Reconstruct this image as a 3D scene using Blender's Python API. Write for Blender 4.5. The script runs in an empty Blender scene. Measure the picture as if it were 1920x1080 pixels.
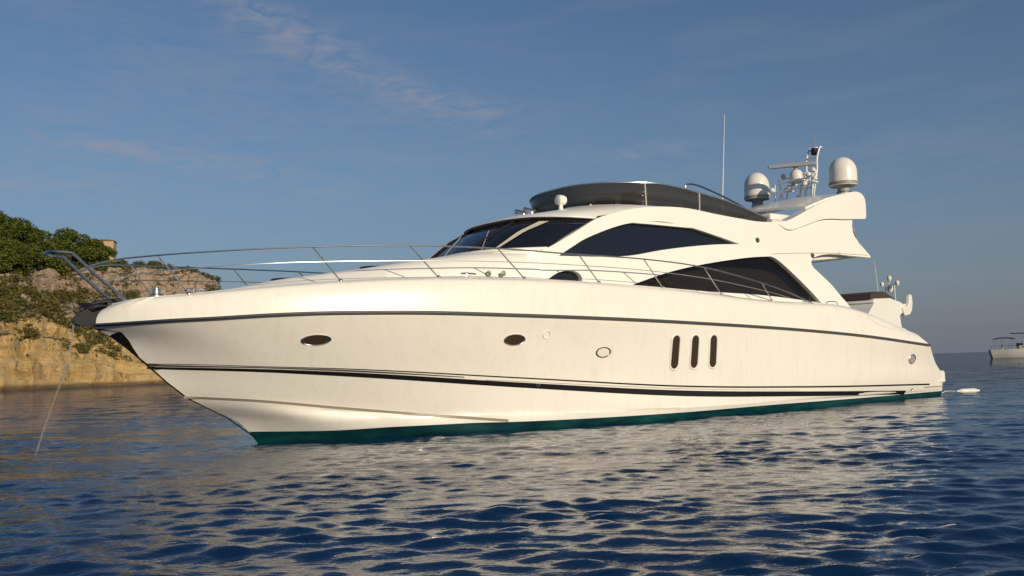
import bpy, bmesh, math, random
import numpy as np
from mathutils import Vector, Matrix, noise
from mathutils.geometry import delaunay_2d_cdt

R = math.radians
C = bpy.context.scene.collection
scn = bpy.context.scene

# ------------------------------------------------------------------ camera
F_PX, CAM_H, ROLL = 1750.0, 1.15, math.atan(0.032)
PITCH = math.atan(147.88 * math.cos(ROLL) / F_PX)
cam_d = bpy.data.cameras.new("camera")
cam = bpy.data.objects.new("camera", cam_d); C.objects.link(cam)
cam_d.sensor_width = 36.0; cam_d.lens = 36.0 * F_PX / 1920.0
cam_d.clip_start = 0.1; cam_d.clip_end = 30000
fw = Vector((0, math.cos(PITCH), math.sin(PITCH))); up0 = Vector((0, -math.sin(PITCH), math.cos(PITCH)))
rt0 = Vector((1, 0, 0))
rt = math.cos(ROLL) * rt0 - math.sin(ROLL) * up0
up = math.sin(ROLL) * rt0 + math.cos(ROLL) * up0
m = Matrix((rt, up, -fw)).transposed().to_4x4(); m.translation = Vector((0, 0, CAM_H))
cam.matrix_world = m
scn.camera = cam

# ------------------------------------------------------------------ light
SUN_AZ, SUN_EL = R(146.5), R(17)          # azimuth clockwise from +Y: behind the camera, to the right
sun_d = bpy.data.lights.new("sun", 'SUN'); sun = bpy.data.objects.new("sun", sun_d); C.objects.link(sun)
sun_d.energy = 3.85; sun_d.angle = R(0.5); sun_d.color = (1.0, 0.85, 0.64)
sv = Vector((math.sin(SUN_AZ) * math.cos(SUN_EL), math.cos(SUN_AZ) * math.cos(SUN_EL), math.sin(SUN_EL)))
sun.rotation_euler = sv.to_track_quat('Z', 'Y').to_euler()
scn.view_settings.view_transform = 'Standard'; scn.view_settings.look = 'None'
scn.view_settings.exposure = 0.0; scn.view_settings.gamma = 1.0

class N:
    """tiny node-tree helper"""
    def __init__(s, nt): s.nt = nt; nt.nodes.clear()
    def n(s, typ, **kw):
        x = s.nt.nodes.new(typ)
        for k, v in kw.items(): setattr(x, k, v)
        return x
    def l(s, a, b): s.nt.links.new(a, b)
    def put(s, inp, v):
        if v is None: return
        if hasattr(v, 'is_linked') or hasattr(v, 'links'): s.l(v, inp)
        else: inp.default_value = v
    def math(s, op, a, b=None, c=None, clamp=False):
        x = s.n('ShaderNodeMath', operation=op, use_clamp=clamp)
        s.put(x.inputs[0], a)
        if b is not None: s.put(x.inputs[1], b)
        if c is not None: s.put(x.inputs[2], c)
        return x.outputs[0]
    def noise(s, vec, scale, detail=4, rough=.55, dist=0.0):
        x = s.n('ShaderNodeTexNoise'); s.l(vec, x.inputs['Vector'])
        x.inputs['Scale'].default_value = scale; x.inputs['Detail'].default_value = detail
        x.inputs['Roughness'].default_value = rough; x.inputs['Distortion'].default_value = dist
        return x.outputs[0]
    def mapping(s, vec, scale=(1, 1, 1), rot=(0, 0, 0)):
        x = s.n('ShaderNodeMapping'); s.l(vec, x.inputs[0]); x.inputs['Scale'].default_value = scale
        x.inputs['Rotation'].default_value = rot; return x.outputs[0]
    def ramp(s, fac, stops):
        x = s.n('ShaderNodeValToRGB'); s.l(fac, x.inputs[0]); e = x.color_ramp.elements
        while len(e) < len(stops): e.new(0.5)
        for i, (p, c) in enumerate(stops):
            e[i].position = p; e[i].color = (*c, 1) if len(c) == 3 else c
        return x.outputs[0]
    def mix(s, fac, a, b, mode='MIX'):
        x = s.n('ShaderNodeMix', data_type='RGBA', blend_type=mode)
        s.put(x.inputs[0], fac); 
        for i, v in ((6, a), (7, b)):
            if isinstance(v, tuple): v = (*v, 1) if len(v) == 3 else v
            s.put(x.inputs[i], v)
        return x.outputs[2]
    def bump(s, h, strength, dist=0.05):
        x = s.n('ShaderNodeBump'); s.l(h, x.inputs['Height']); x.inputs['Strength'].default_value = strength
        x.inputs['Distance'].default_value = dist; return x.outputs[0]

# ------------------------------------------------------------------ world: evening sky with thin wisps
w = bpy.data.worlds.new("World"); scn.world = w; w.use_nodes = True
g = N(w.node_tree)
sky = g.n('ShaderNodeTexSky', sky_type='NISHITA'); sky.sun_disc = False
sky.sun_elevation = SUN_EL; sky.sun_rotation = SUN_AZ
sky.air_density = 1.0; sky.dust_density = 1.0; sky.ozone_density = 2.6
tc = g.n('ShaderNodeTexCoord').outputs['Generated']
sx = g.n('ShaderNodeSeparateXYZ'); g.l(tc, sx.inputs[0])
az = g.math('ARCTAN2', sx.outputs[0], sx.outputs[1]); el = g.math('ARCSINE', sx.outputs[2])
aev = g.n('ShaderNodeCombineXYZ'); g.l(az, aev.inputs[0]); g.l(el, aev.inputs[1]); aev = aev.outputs[0]
# broad thin cirrus everywhere (cloud texture in direction space), plus a few streaks
nz1 = g.noise(g.mapping(aev, (3, 16, 1), (0, 0, R(-14))), 1.6, 3, .5, .4)
cir = g.math('MULTIPLY', g.math('SUBTRACT', nz1, .50, clamp=True), 1.0)
def streak(a0, e0, la, we, ang):
    da = g.math('SUBTRACT', az, a0); de = g.math('SUBTRACT', el, e0)
    ca, sa = math.cos(ang), math.sin(ang)
    u = g.math('ADD', g.math('MULTIPLY', da, ca / la), g.math('MULTIPLY', de, sa / la))
    v = g.math('ADD', g.math('MULTIPLY', da, -sa / we), g.math('MULTIPLY', de, ca / we))
    r2 = g.math('ADD', g.math('MULTIPLY', u, u), g.math('MULTIPLY', v, v))
    return g.math('EXPONENT', g.math('MULTIPLY', r2, -1.0))
nz2 = g.noise(g.mapping(aev, (8, 26, 1), (0, 0, R(-18))), 3.0, 6, .65, .8)
nzs = g.math('MULTIPLY', g.math('SUBTRACT', nz2, .36, clamp=True), 2.4)
st = None
for (px, py, la, we, ang, k) in [(640, 110, .17, .022, -24, .75), (900, 205, .09, .012, -6, .5), (270, 285, .10, .010, -5, .85),
                                 (1200, 288, .06, .007, 4, .8), (60, 345, .08, .012, 0, .5), (480, 20, .05, .03, -30, .5), (560, 345, .12, .016, -10, .35), (520, 190, .30, .07, -12, .30), (160, 330, .20, .05, -3, .28), (1500, 340, .2, .05, 0, .2)]:
    d = (fw * F_PX + rt * (px - 960) + up * (540 - py)).normalized()
    q = g.math('MULTIPLY', streak(math.atan2(d.x, d.y), math.asin(d.z), la, we, R(ang)), k)
    st = q if st is None else g.math('ADD', st, q)
wis = g.math('ADD', g.math('MULTIPLY', g.math('MULTIPLY', st, nzs), .85), g.math('MULTIPLY', cir, .6), clamp=True)
lowf = g.math('EXPONENT', g.math('MULTIPLY', g.math('ABSOLUTE', el), -1 / .15))     # dusky mauve band above the sea
skyc = g.mix(1.0, sky.outputs[0], (.86, 1.0, 1.12), 'MULTIPLY')
skyc = g.mix(g.math('MULTIPLY', lowf, .9), skyc, (2.35, 2.48, 3.12))
skyc = g.mix(wis, skyc, (4.1, 4.2, 4.9))
bgn = g.n('ShaderNodeBackground'); g.l(skyc, bgn.inputs[0]); bgn.inputs[1].default_value = 0.072
wo = g.n('ShaderNodeOutputWorld'); g.l(bgn.outputs[0], wo.inputs[0])

# ------------------------------------------------------------------ materials
def mat(name, col=None, rough=.5, metal=0.0, coat=0.0, spec=.5, ior=1.45, fn=None):
    m_ = bpy.data.materials.new(name); m_.use_nodes = True; g = N(m_.node_tree)
    b = g.n('ShaderNodeBsdfPrincipled'); o = g.n('ShaderNodeOutputMaterial'); g.l(b.outputs[0], o.inputs[0])
    if col: b.inputs['Base Color'].default_value = (*col, 1)
    b.inputs['Roughness'].default_value = rough; b.inputs['Metallic'].default_value = metal
    b.inputs['Coat Weight'].default_value = coat; b.inputs['Coat Roughness'].default_value = .06
    b.inputs['Specular IOR Level'].default_value = spec; b.inputs['IOR'].default_value = ior
    g.b = b; g.tc = g.n('ShaderNodeTexCoord').outputs['Object']
    if fn: fn(g, b)
    return m_
def f_gel(g, b):
    n1 = g.noise(g.mapping(g.tc, (.9, .9, .25)), 1.1, 4); n2 = g.noise(g.mapping(g.tc, (9, 9, .8)), 1.0, 3)
    c = g.mix(g.math('MULTIPLY', n1, .8), (.82, .80, .74), (.76, .72, .63))
    c = g.mix(g.math('MULTIPLY', g.math('SUBTRACT', n2, .5, clamp=True), .9), c, (.60, .53, .41))
    g.l(c, b.inputs['Base Color'])
    g.l(g.bump(g.noise(g.tc, .9, 2), .12, .05), b.inputs['Normal'])
def f_gel2(g, b):
    n1 = g.noise(g.tc, 1.3, 4)
    g.l(g.mix(n1, (.82, .80, .74), (.77, .74, .66)), b.inputs['Base Color'])
M = {}
M['hull'] = mat('hull gelcoat', rough=.32, coat=.5, fn=f_gel)
M['gel'] = mat('white gelcoat', rough=.28, coat=.3, fn=f_gel2)
M['deck'] = mat('deck', rough=.6, fn=f_gel2)
M['black'] = mat('black paint', (.012, .010, .010), rough=.25, coat=.3)
M['rub'] = mat('rubbing strake', (.10, .085, .07), rough=.3, metal=.3)
M['greyline'] = mat('grey line', (.30, .26, .20), rough=.5)
M['steel'] = mat('stainless steel', (.60, .58, .54), rough=.28, metal=1)
M['polished'] = mat('polished steel', (.75, .73, .68), rough=.10, metal=1)
M['gunmetal'] = mat('dark metal', (.006, .007, .010), rough=.4, spec=.25)
M['glass'] = mat('dark tinted glass', (.010, .012, .018), rough=.04, spec=.6)
M['reflect_brown'] = mat('bronze tinted glass', (.045, .032, .020), rough=.08, spec=.5)  # brown of the reflections put into the pane colour
M['brown'] = mat('brown leather', (.22, .10, .035), rough=.6)
M['cream'] = mat('cream vinyl', (.62, .55, .42), rough=.6)
M['grey'] = mat('grey plastic', (.30, .30, .30), rough=.5)
M['dome'] = mat('radome', (.72, .69, .62), rough=.35)
M['canvas'] = mat('dark brown canvas', (.055, .035, .025), rough=.8)
M['navy'] = mat('navy canvas', (.012, .014, .025), rough=.8)
M['teak'] = mat('teak', (.26, .15, .07), rough=.6)
def f_boot(g, b):
    n = g.noise(g.mapping(g.tc, (1.2, 1.2, 6)), 1.4, 4)
    g.l(g.ramp(n, [(.35, (.002, .020, .028)), (.55, (.003, .040, .046)), (.75, (.010, .070, .066))]), b.inputs['Base Color'])
M['boot'] = mat('teal antifouling', rough=.35, fn=f_boot)
def tint(name, tr, k=.6, dc=(.075, .07, .064, 1)):
    m_ = bpy.data.materials.new(name); m_.use_nodes = True; g = N(m_.node_tree)
    t = g.n('ShaderNodeBsdfTransparent'); t.inputs[0].default_value = (*tr, 1)
    d = g.n('ShaderNodeBsdfPrincipled'); d.inputs['Base Color'].default_value = dc; d.inputs['Roughness'].default_value = .06
    mx = g.n('ShaderNodeMixShader'); mx.inputs[0].default_value = k; o = g.n('ShaderNodeOutputMaterial')
    g.l(t.outputs[0], mx.inputs[1]); g.l(d.outputs[0], mx.inputs[2]); g.l(mx.outputs[0], o.inputs[0]); return m_
M['greywhite'] = mat('greyish white', (.42, .41, .37), rough=.6)  # even greyish white for the distant boat
M['screen'] = tint('smoked acrylic', (.46, .46, .44), .50)
M['sideglass'] = tint('tinted window glass', (.62, .58, .54), .42, (.012, .012, .014, 1))

# ------------------------------------------------------------------ object helpers
def tag(o, label=None, cat=None, group=None, kind=None):
    if label: o['label'] = label
    if cat: o['category'] = cat
    if group: o['group'] = group
    if kind: o['kind'] = kind
    return o
def empty(name, loc=(0, 0, 0), rz=0.0):
    o = bpy.data.objects.new(name, None); C.objects.link(o); o.location = loc; o.rotation_euler = (0, 0, rz); return o
def mesh(name, verts, faces, m_, parent=None, smooth=True, recalc=True, angle=None):
    me = bpy.data.meshes.new(name); me.from_pydata([tuple(map(float, v)) for v in verts], [], [tuple(f) for f in faces])
    if recalc:
        bm = bmesh.new(); bm.from_mesh(me); bmesh.ops.remove_doubles(bm, verts=bm.verts, dist=1e-5)
        bmesh.ops.recalc_face_normals(bm, faces=bm.faces); bm.to_mesh(me); bm.free()
    me.validate()
    if smooth:
        me.polygons.foreach_set('use_smooth', [True] * len(me.polygons))
        me.set_sharp_from_angle(angle=R(angle or 35))
    me.materials.append(m_)
    o = bpy.data.objects.new(name, me); C.objects.link(o); o.parent = parent
    return o
class MB:
    """mesh collector; P converts authoring coordinates to local ones"""
    def __init__(s, P=lambda p: p): s.v = []; s.f = []; s.P = P
    def add(s, v, f):
        k = len(s.v); s.v += [s.P(p) for p in v]; s.f += [tuple(i + k for i in q) for q in f]; return s
    def grid(s, rows, closed=False, cap=False):
        n = len(rows[0]); v = [p for r in rows for p in r]; f = []
        for i in range(len(rows) - 1):
            for j in range(n if closed else n - 1):
                a, b = i * n + j, i * n + (j + 1) % n
                f.append((a, b, b + n, a + n))
        if cap: f.append(tuple(range(n))[::-1]); f.append(tuple((len(rows) - 1) * n + i for i in range(n)))
        return s.add(v, f)
    def box(s, lo, hi):
        x0, y0, z0 = lo; x1, y1, z1 = hi
        v = [(x0, y0, z0), (x1, y0, z0), (x1, y1, z0), (x0, y1, z0), (x0, y0, z1), (x1, y0, z1), (x1, y1, z1), (x0, y1, z1)]
        return s.add(v, [(0, 3, 2, 1), (4, 5, 6, 7), (0, 1, 5, 4), (1, 2, 6, 5), (2, 3, 7, 6), (3, 0, 4, 7)])
    def tube(s, pts, r, n=8, closed=False):
        pts = [Vector(p) for p in pts]; rows = []; L = len(pts)
        rr = r if hasattr(r, '__len__') else [r] * L
        prev = None
        for i, p in enumerate(pts):
            if closed: t = pts[(i + 1) % L] - pts[i - 1]
            else: t = pts[min(i + 1, L - 1)] - pts[max(i - 1, 0)]
            t.normalize()
            a = prev if prev is not None else (Vector((0, 0, 1)) if abs(t.z) < .9 else Vector((1, 0, 0)))
            x = (a - t * a.dot(t)).normalized(); prev = x; y = t.cross(x)
            rows.append([p + (x * math.cos(q) + y * math.sin(q)) * rr[i] for q in [2 * math.pi * k / n for k in range(n)]])
        if closed: rows.append(rows[0])
        return s.grid(rows, True, not closed)
    def lathe(s, c, prof, n=24, axis='z'):
        rows = []
        for (r, h) in prof:
            row = []
            for k in range(n):
                a = 2 * math.pi * k / n; x, y = r * math.cos(a), r * math.sin(a)
                row.append((c[0] + x, c[1] + y, c[2] + h) if axis == 'z' else
                           ((c[0] + x, c[1] + h, c[2] + y) if axis == 'y' else (c[0] + h, c[1] + x, c[2] + y)))
            rows.append(row)
        return s.grid(rows, True, True)
    def make(s, name, m_, parent=None, smooth=True, **k): return mesh(name, s.v, s.f, m_, parent, smooth, **k)
def bevel(o, w_=.02, n=2, angle=40):
    b = o.modifiers.new('bevel', 'BEVEL'); b.width = w_; b.segments = n; b.limit_method = 'ANGLE'; b.angle_limit = R(angle)
    return o
def crv(xs, ys, x):
    """smooth monotone-ish cubic through points"""
    xs = np.asarray(xs, float); ys = np.asarray(ys, float); x = np.asarray(x, float)
    h = np.diff(xs); d = np.diff(ys) / h; mm = np.empty_like(ys); mm[0] = d[0]; mm[-1] = d[-1]
    for i in range(1, len(xs) - 1):
        mm[i] = 0 if d[i - 1] * d[i] <= 0 else 2 * d[i - 1] * d[i] / (d[i - 1] + d[i])
        if d[i - 1] * d[i] > 0: mm[i] = (h[i] * d[i - 1] + h[i - 1] * d[i]) / (h[i] + h[i - 1])
    i = np.clip(np.searchsorted(xs, x) - 1, 0, len(xs) - 2); t = np.clip((x - xs[i]) / h[i], 0, 1); hh = h[i]
    return ((2 * t**3 - 3 * t**2 + 1) * ys[i] + (t**3 - 2 * t**2 + t) * hh * mm[i] + (-2 * t**3 + 3 * t**2) * ys[i + 1] + (t**3 - t**2) * hh * mm[i + 1])
def path(pts, n):
    """smooth resample of a polyline (Catmull-Rom)"""
    P = [Vector(p) for p in pts]; out = []
    for i in range(len(P) - 1):
        p0, p1, p2, p3 = P[max(i - 1, 0)], P[i], P[i + 1], P[min(i + 2, len(P) - 1)]
        for k in range(n):
            t = k / n
            out.append(.5 * ((2 * p1) + (p2 - p0) * t + (2 * p0 - 5 * p1 + 4 * p2 - p3) * t * t + (3 * p1 - p0 - 3 * p2 + p3) * t**3))
    out.append(P[-1]); return out

# ================================================================== MOTOR YACHT
# authored in (s, t, z): s = metres aft of the stem at the waterline, t = metres to port, z = up
YO = (-4.562, 16.483, 0.0); YR = R(90 - 52.7)
yacht = tag(empty('motor_yacht', YO, YR), 'large white flybridge motor yacht with black hull stripes, anchored across the foreground', 'yacht')
PB = lambda p: (p[0], -p[1], p[2])
def B(): return MB(PB)

# level curves of the hull, each (s, t, z) control table
LV = [  # name, s-list, t-list, z-list
 ([.9, 2, 4, 8, 12, 18.6], [0, .02, .02, .02, .02, .02], [-.45, -.7, -.85, -.9, -.85, -.6]),
 ([.25, 1, 2, 4, 6, 8, 12, 16, 18.7], [0, .52, 1.02, 1.75, 2.2, 2.45, 2.5, 2.3, 2.1], [-.25] * 9),
 ([0, 1, 2, 3, 4, 6, 8, 12, 16, 18.75], [0, .78, 1.35, 1.8, 2.12, 2.5, 2.7, 2.7, 2.5, 2.32], [0] * 10),
 ([-.12, 1, 2, 3.2, 4, 5.5, 8, 11, 16, 18.75], [0, .96, 1.48, 1.92, 2.18, 2.47, 2.74, 2.75, 2.52, 2.36], [.17, .15, .17, .17, .15, .13, .12, .13, .11, .11]),
 ([-1.28, -.24, 1.06, 2.46, 3.81, 6, 8, 11, 16, 18.7], [0, .61, 1.17, 1.72, 2.14, 2.58, 2.77, 2.79, 2.58, 2.40], [.86, .73, .56, .45, .38, .32, .28, .25, .2, .2]),
 ([-1.85, -.98, -.39, .89, 3.9, 7.93, 11.74, 16.5, 18.62], [0, .64, .97, 1.51, 2.30, 2.75, 2.81, 2.62, 2.46], [1.40, 1.33, 1.28, 1.19, .92, .60, .44, .40, .5]),
 ([-2.35, -1.3, -.2, 1, 3, 5, 8, 11, 14, 18.1], [0, .90, 1.45, 1.90, 2.40, 2.67, 2.85, 2.88, 2.82, 2.58], [1.80, 1.76, 1.74, 1.73, 1.65, 1.55, 1.36, 1.22, 1.05, .9]),
 ([-2.74, -2.6, -2.22, -1.69, -1.32, -.45, .67, 2.07, 3.68, 7.81, 11.29, 14.29, 17.55], [0, .18, .58, .99, 1.21, 1.62, 2.02, 2.40, 2.68, 2.94, 2.94, 2.89, 2.76], [2.02, 2.02, 2.03, 2.05, 2.06, 2.10, 2.125, 2.115, 2.07, 1.94, 1.80, 1.63, 1.37]),
]
def gw(ds, dt, k, s1, s0):      # gunwale levels derived from the strake
    s, t, z = LV[7]
    s = [s0 + (q - s[0]) * (s1 - s0) / (s[-1] - s[0]) for q in s]
    zg = crv(GS, GZ, s); zr = crv(LV[7][0], LV[7][2], s)
    tt = [max(0, a - dt * min(1, i / 3)) for i, a in enumerate(crv(LV[7][0], LV[7][1], s))]; tt[0] = 0
    return (s, tt, list(zr + (zg - zr) * k))
GS = [-2.74, -2.4, -2.2, -1.6, -.7, .77, 2.44, 4.13, 5.85, 7.55, 9.33, 11.06, 12.7, 14.0, 15.2, 16.2, 17.0, 17.6]
GZ = [2.30, 2.36, 2.40, 2.46, 2.55, 2.67, 2.74, 2.75, 2.71, 2.65, 2.54, 2.44, 2.38, 2.36, 2.26, 2.06, 1.75, 1.45]
LV.append(gw(0, .015, .30, 17.5, -2.73)); LV.append(gw(0, .05, .66, 17.3, -2.66)); LV.append(gw(0, .13, .92, 17.1, -2.52)); LV.append(gw(0, .23, 1.0, 17.0, -2.40))
NU, NVS = 170, 5
def level_row(L, n=NU):
    s, t, z = L; u = np.linspace(0, 1, n) ** 1.35
    ss = s[0] + u * (s[-1] - s[0])
    tt = crv(s, t, ss)
    # round the entry: behave like a power curve close to the stem
    return np.stack([ss, np.maximum(tt, 0), crv(s, z, ss)], 1)
rows0 = [level_row(L) for L in LV]
def catm(rows, n):
    out = []
    for i in range(len(rows) - 1):
        p0, p1, p2, p3 = rows[max(i - 1, 0)], rows[i], rows[i + 1], rows[min(i + 2, len(rows) - 1)]
        # chord-aware tangents
        def tan(a, b, c):
            d1 = np.linalg.norm(b - a, axis=1, keepdims=True) + 1e-6; d2 = np.linalg.norm(c - b, axis=1, keepdims=True) + 1e-6
            return ((b - a) / d1 * d2 + (c - b) / d2 * d1) / (d1 + d2)
        L = np.linalg.norm(p2 - p1, axis=1, keepdims=True)
        m1 = tan(p0, p1, p2) if i > 0 else (p2 - p1) / (L + 1e-6); m2 = tan(p1, p2, p3) if i < len(rows) - 2 else (p2 - p1) / (L + 1e-6)
        for k in range(n):
            t = k / n
            out.append((2*t**3-3*t**2+1) * p1 + (t**3-2*t**2+t) * L * m1 + (-2*t**3+3*t**2) * p2 + (t**3-t**2) * L * m2)
    out.append(rows[-1]); return out
HG = catm(rows0[:8], NVS)[:-1] + catm(rows0[7:], NVS)                       # hull grid rows (keel -> deck edge)
for r in HG: r[0, 1] = 0; r[:, 1] = np.maximum(r[:, 1], 0)
IB = 3 * NVS                                # row index of the boot-top line
def HT(s, z):
    """half-breadth of the hull at station s, height z"""
    zz, tt = [], []
    for r in HG[NVS:]:
        zz.append(np.interp(s, r[:, 0], r[:, 2])); tt.append(np.interp(s, r[:, 0], r[:, 1]))
    o = np.argsort(zz, kind='stable'); return float(np.interp(z, np.array(zz)[o], np.array(tt)[o]))
def both(rows):                             # port + starboard
    b = B(); b.grid([list(map(tuple, r)) for r in rows]); b.grid([[(p[0], -p[1], p[2]) for p in r] for r in rows]); return b
hull = both(HG[IB:]).make('hull', M['hull'], yacht)
both(HG[:IB + 1]).make('antifouling', M['boot'], hull)
# transom closing the stern
port_edge = [tuple(r[-1]) for r in HG]
b = B(); b.grid([[(p[0], p[1], p[2]) for p in port_edge], [(p[0] + .0, -p[1], p[2]) for p in port_edge]])
b.make('transom', M['gel'], hull)

# decks: gunwale -> side deck -> trunk -> centreline
def deck_rows():
    n = 150; s = np.linspace(0, 1, n) ** 1.2 * (13.6 + 2.40) - 2.40
    te = crv(LV[-1][0], LV[-1][1], s); ze = crv(LV[-1][0], LV[-1][2], s)
    zc = crv([-2.4, -2.2, -1.64, -.74, .22, .84, 1.7, 2.86, 4.0, 5, 14], [2.36, 2.40, 2.49, 2.60, 2.80, 2.90, 3.03, 3.23, 3.40, 3.46, 3.46], s)
    sh = np.minimum(crv([-2.4, -1.6, 0, 1.5, 3, 4.3, 4.75, 4.95, 5.08, 6, 14], [0, .35, .85, 1.2, 1.5, 1.80, 1.905, 1.94, 1.84, 1.85, 1.85], s), te * .92)
    k = np.clip((s + 2.0) / 3.5, 0, 1); hz = zc - ze
    R_ = [np.stack([s, te, ze], 1), np.stack([s, te * .975, ze + .012], 1), np.stack([s, te * .95, ze - .035 * k], 1)]
    ti = np.minimum(sh + crv([-2.4, 3, 4.6, 14], [.24, .24, .10, .06], s), te * .94)
    R_.append(np.stack([s, ti, ze - .04 * k], 1)); R_.append(np.stack([s, ti - .03, ze + hz * .15], 1))
    R_.append(np.stack([s, sh * .98, ze + hz * .66], 1)); R_.append(np.stack([s, sh * .90, ze + hz * .84], 1))
    R_.append(np.stack([s, sh * .6, ze + hz * .965], 1)); R_.append(np.stack([s, sh * .0, zc], 1))
    for r in R_: r[0, 1] = 0
    return R_
both(deck_rows()).make('deck', M['deck'], yacht)
# aft cockpit: inner bulwark, sole and seat
b = B()
aft = [s for s in np.linspace(13.55, 16.98, 16)]
for sg in (1, -1):
    b.grid([[(s, sg * (crv(LV[-1][0], LV[-1][1], s)), crv(LV[-1][0], LV[-1][2], s)) for s in aft],
            [(s, sg * (crv(LV[-1][0], LV[-1][1], s) - .16), crv(LV[-1][0], LV[-1][2], s)) for s in aft],
            [(s, sg * (crv(LV[-1][0], LV[-1][1], s) - .18), 1.25) for s in aft], [(s, 0, 1.25) for s in aft]])
b.make('cockpit', M['gel'], yacht)
bevel(B().box((16.2, -2.0, 1.2), (16.9, 2.0, 1.7)).make('cockpit_seat', M['cream'], yacht), .05)
# swim platform with rounded corners
b = B(); pr = []
for z, o in ((.33, .04), (.37, 0), (.63, 0), (.67, .04)):
    pr.append([(17.9, 2.46 - o, z), (18.6, 2.46 - o, z), (18.85, 2.42 - o, z), (18.97 - o, 2.25, z), (19.0 - o, 1.5, z), (19.02 - o, 0, z), (19.0 - o, -1.5, z), (18.97 - o, -2.25, z), (18.85, -2.42 + o, z), (18.6, -2.46 + o, z), (17.9, -2.46 + o, z)])
b.grid(pr, True, True); plat = b.make('swim_platform', M['gel'], yacht)
b = B(); b.box((18.1, -2.2, .672), (18.9, 2.2, .682)); b.make('teak_mat', M['teak'], plat, smooth=False)

def strip(name, pts, m_, off=.006, parent=yacht, n=90, inner=.02, thick=None):
    """band on the hull side: pts = (s, z_low, z_high)"""
    a = np.array(pts); s = np.linspace(a[0, 0], a[-1, 0], n); zl = crv(a[:, 0], a[:, 1], s); zh = crv(a[:, 0], a[:, 2], s)
    for sg in (1, -1):
        rows = []; b = B()
        for q, l, h in zip(s, zl, zh):
            tl, th = HT(q, l), HT(q, h)
            rows.append([(q, sg * (tl - inner), l), (q, sg * (tl + off), l + .002), (q, sg * (th + off), h - .002), (q, sg * (th - inner), h)])
        b.grid(rows, True, True); b.make(name, m_, parent)
strip('hull_stripe', [(-1.84, 1.305, 1.345), (-1.3, 1.265, 1.31), (-.39, 1.20, 1.255), (.89, 1.085, 1.16), (3.9, .785, .88), (7.92, .445, .565), (11.72, .275, .39), (16.6, .105, .21)], M['black'])
strip('hull_stripe', [(-1.88, 1.385, 1.40), (-1.0, 1.33, 1.345), (-.39, 1.285, 1.30), (.89, 1.20, 1.22), (3.91, .945, .972), (7.93, .63, .665), (11.74, .468, .508), (17.9, .30, .345)], M['black'], off=.005)
strip('hull_stripe', [(-1.83, 1.347, 1.382), (-1.3, 1.312, 1.343), (-.39, 1.262, 1.284), (.89, 1.165, 1.197), (3.0, .985, 1.005)], M['rub'], off=.003)
strip('hull_stripe', [(3.4, .925, .938), (7.93, .59, .605), (11.7, .41, .42)], M['greyline'], off=.004)
strip('rail_shade_line', [(-1.26, .80, .84), (-.24, .695, .74), (1.06, .515, .56), (2.46, .33, .38), (3.9, .155, .205)], M['greyline'], off=.012)  # grey band paints the shadow line under the spray rail knuckle
# stern quarter vent plate just ahead of the transom
strip('rubbing_strake', [(q, z - .028, z + .028) for q, z in zip([-2.70] + LV[7][0][1:], LV[7][2])], M['rub'], off=.045, n=140)
for sg in (1, -1):
    b = B(); b.tube([(q, sg * (HT(q, z) + .05), z) for q, z in [(s, float(crv(LV[7][0], LV[7][2], s))) for s in np.linspace(-2.68, 17.4, 110)]], .010, 8)
    b.make('strake_trim', M['steel'], yacht)

def outline(kind, rx, rz, n=32):
    if kind == 'oval': return [(rx * math.cos(2 * math.pi * k / n), rz * math.sin(2 * math.pi * k / n)) for k in range(n)]
    pts = []
    for k in range(n // 2): a = math.pi * k / (n // 2 - 1); pts.append((rx * math.cos(a), (rz - rx) + rx * math.sin(a)))
    for k in range(n // 2): a = math.pi + math.pi * k / (n // 2 - 1); pts.append((rx * math.cos(a), -(rz - rx) + rx * math.sin(a)))
    return pts
def porthole(name, s, z, rx, rz, kind='oval', rim=.02, gm='glass', rm='steel', rec=.035, label=None):
    pts = outline(kind, rx, rz); b = B()
    ring = lambda k, off: [(s + x * k, HT(s + x * k, z + y * (k if kind == 'oval' else 1 - (1 - k) * rx / rz)) + off, z + y * (k if kind == 'oval' else 1 - (1 - k) * rx / rz)) for x, y in pts]
    b.grid([ring(1.0 + rim / rx, -.01), ring(1.0 + rim / rx, .010), ring(1.0 + rim / rx * .5, .020), ring(1.0, .014), ring(.96, .004)], True)
    fr = b.make(name, M[rm], yacht)
    b = B(); r = ring(.965, .0042); c = (s, HT(s, z) + .0045, z); b.add(r + [c], [(i, (i + 1) % len(r), len(r)) for i in range(len(r))])
    b.make('pane', M[gm], fr)
    if label: fr['label'] = label
    return fr
porthole('porthole', .38, 1.69, .205, .080, rim=.028, gm='reflect_brown')
porthole('porthole', 3.82, 1.63, .19, .09, rim=.028, gm='reflect_brown')
porthole('vent', 5.81, 1.37, .15, .085, rim=.03, gm='dome', rm='rub', label='pale oval vent with steel ring')
porthole('porthole', 16.76, 1.02, .16, .11, rim=.03, gm='grey')
for s in (7.66, 8.21, 8.76): porthole('hull_window', s, 1.34, .105, .335, 'slot', rim=.035, rm='hull', gm='reflect_brown')
porthole('hull_badge', 4.46, 1.71, .07, .06, rim=.008, gm='hull', rm='hull')
# small exhaust/drain fittings near the stern
porthole('drain_fitting', 16.9, .22, .035, .03, rim=.012, gm='grey'); porthole('drain_fitting', 3.95 + .5, .80, .03, .025, rim=.01, gm='grey')

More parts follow.
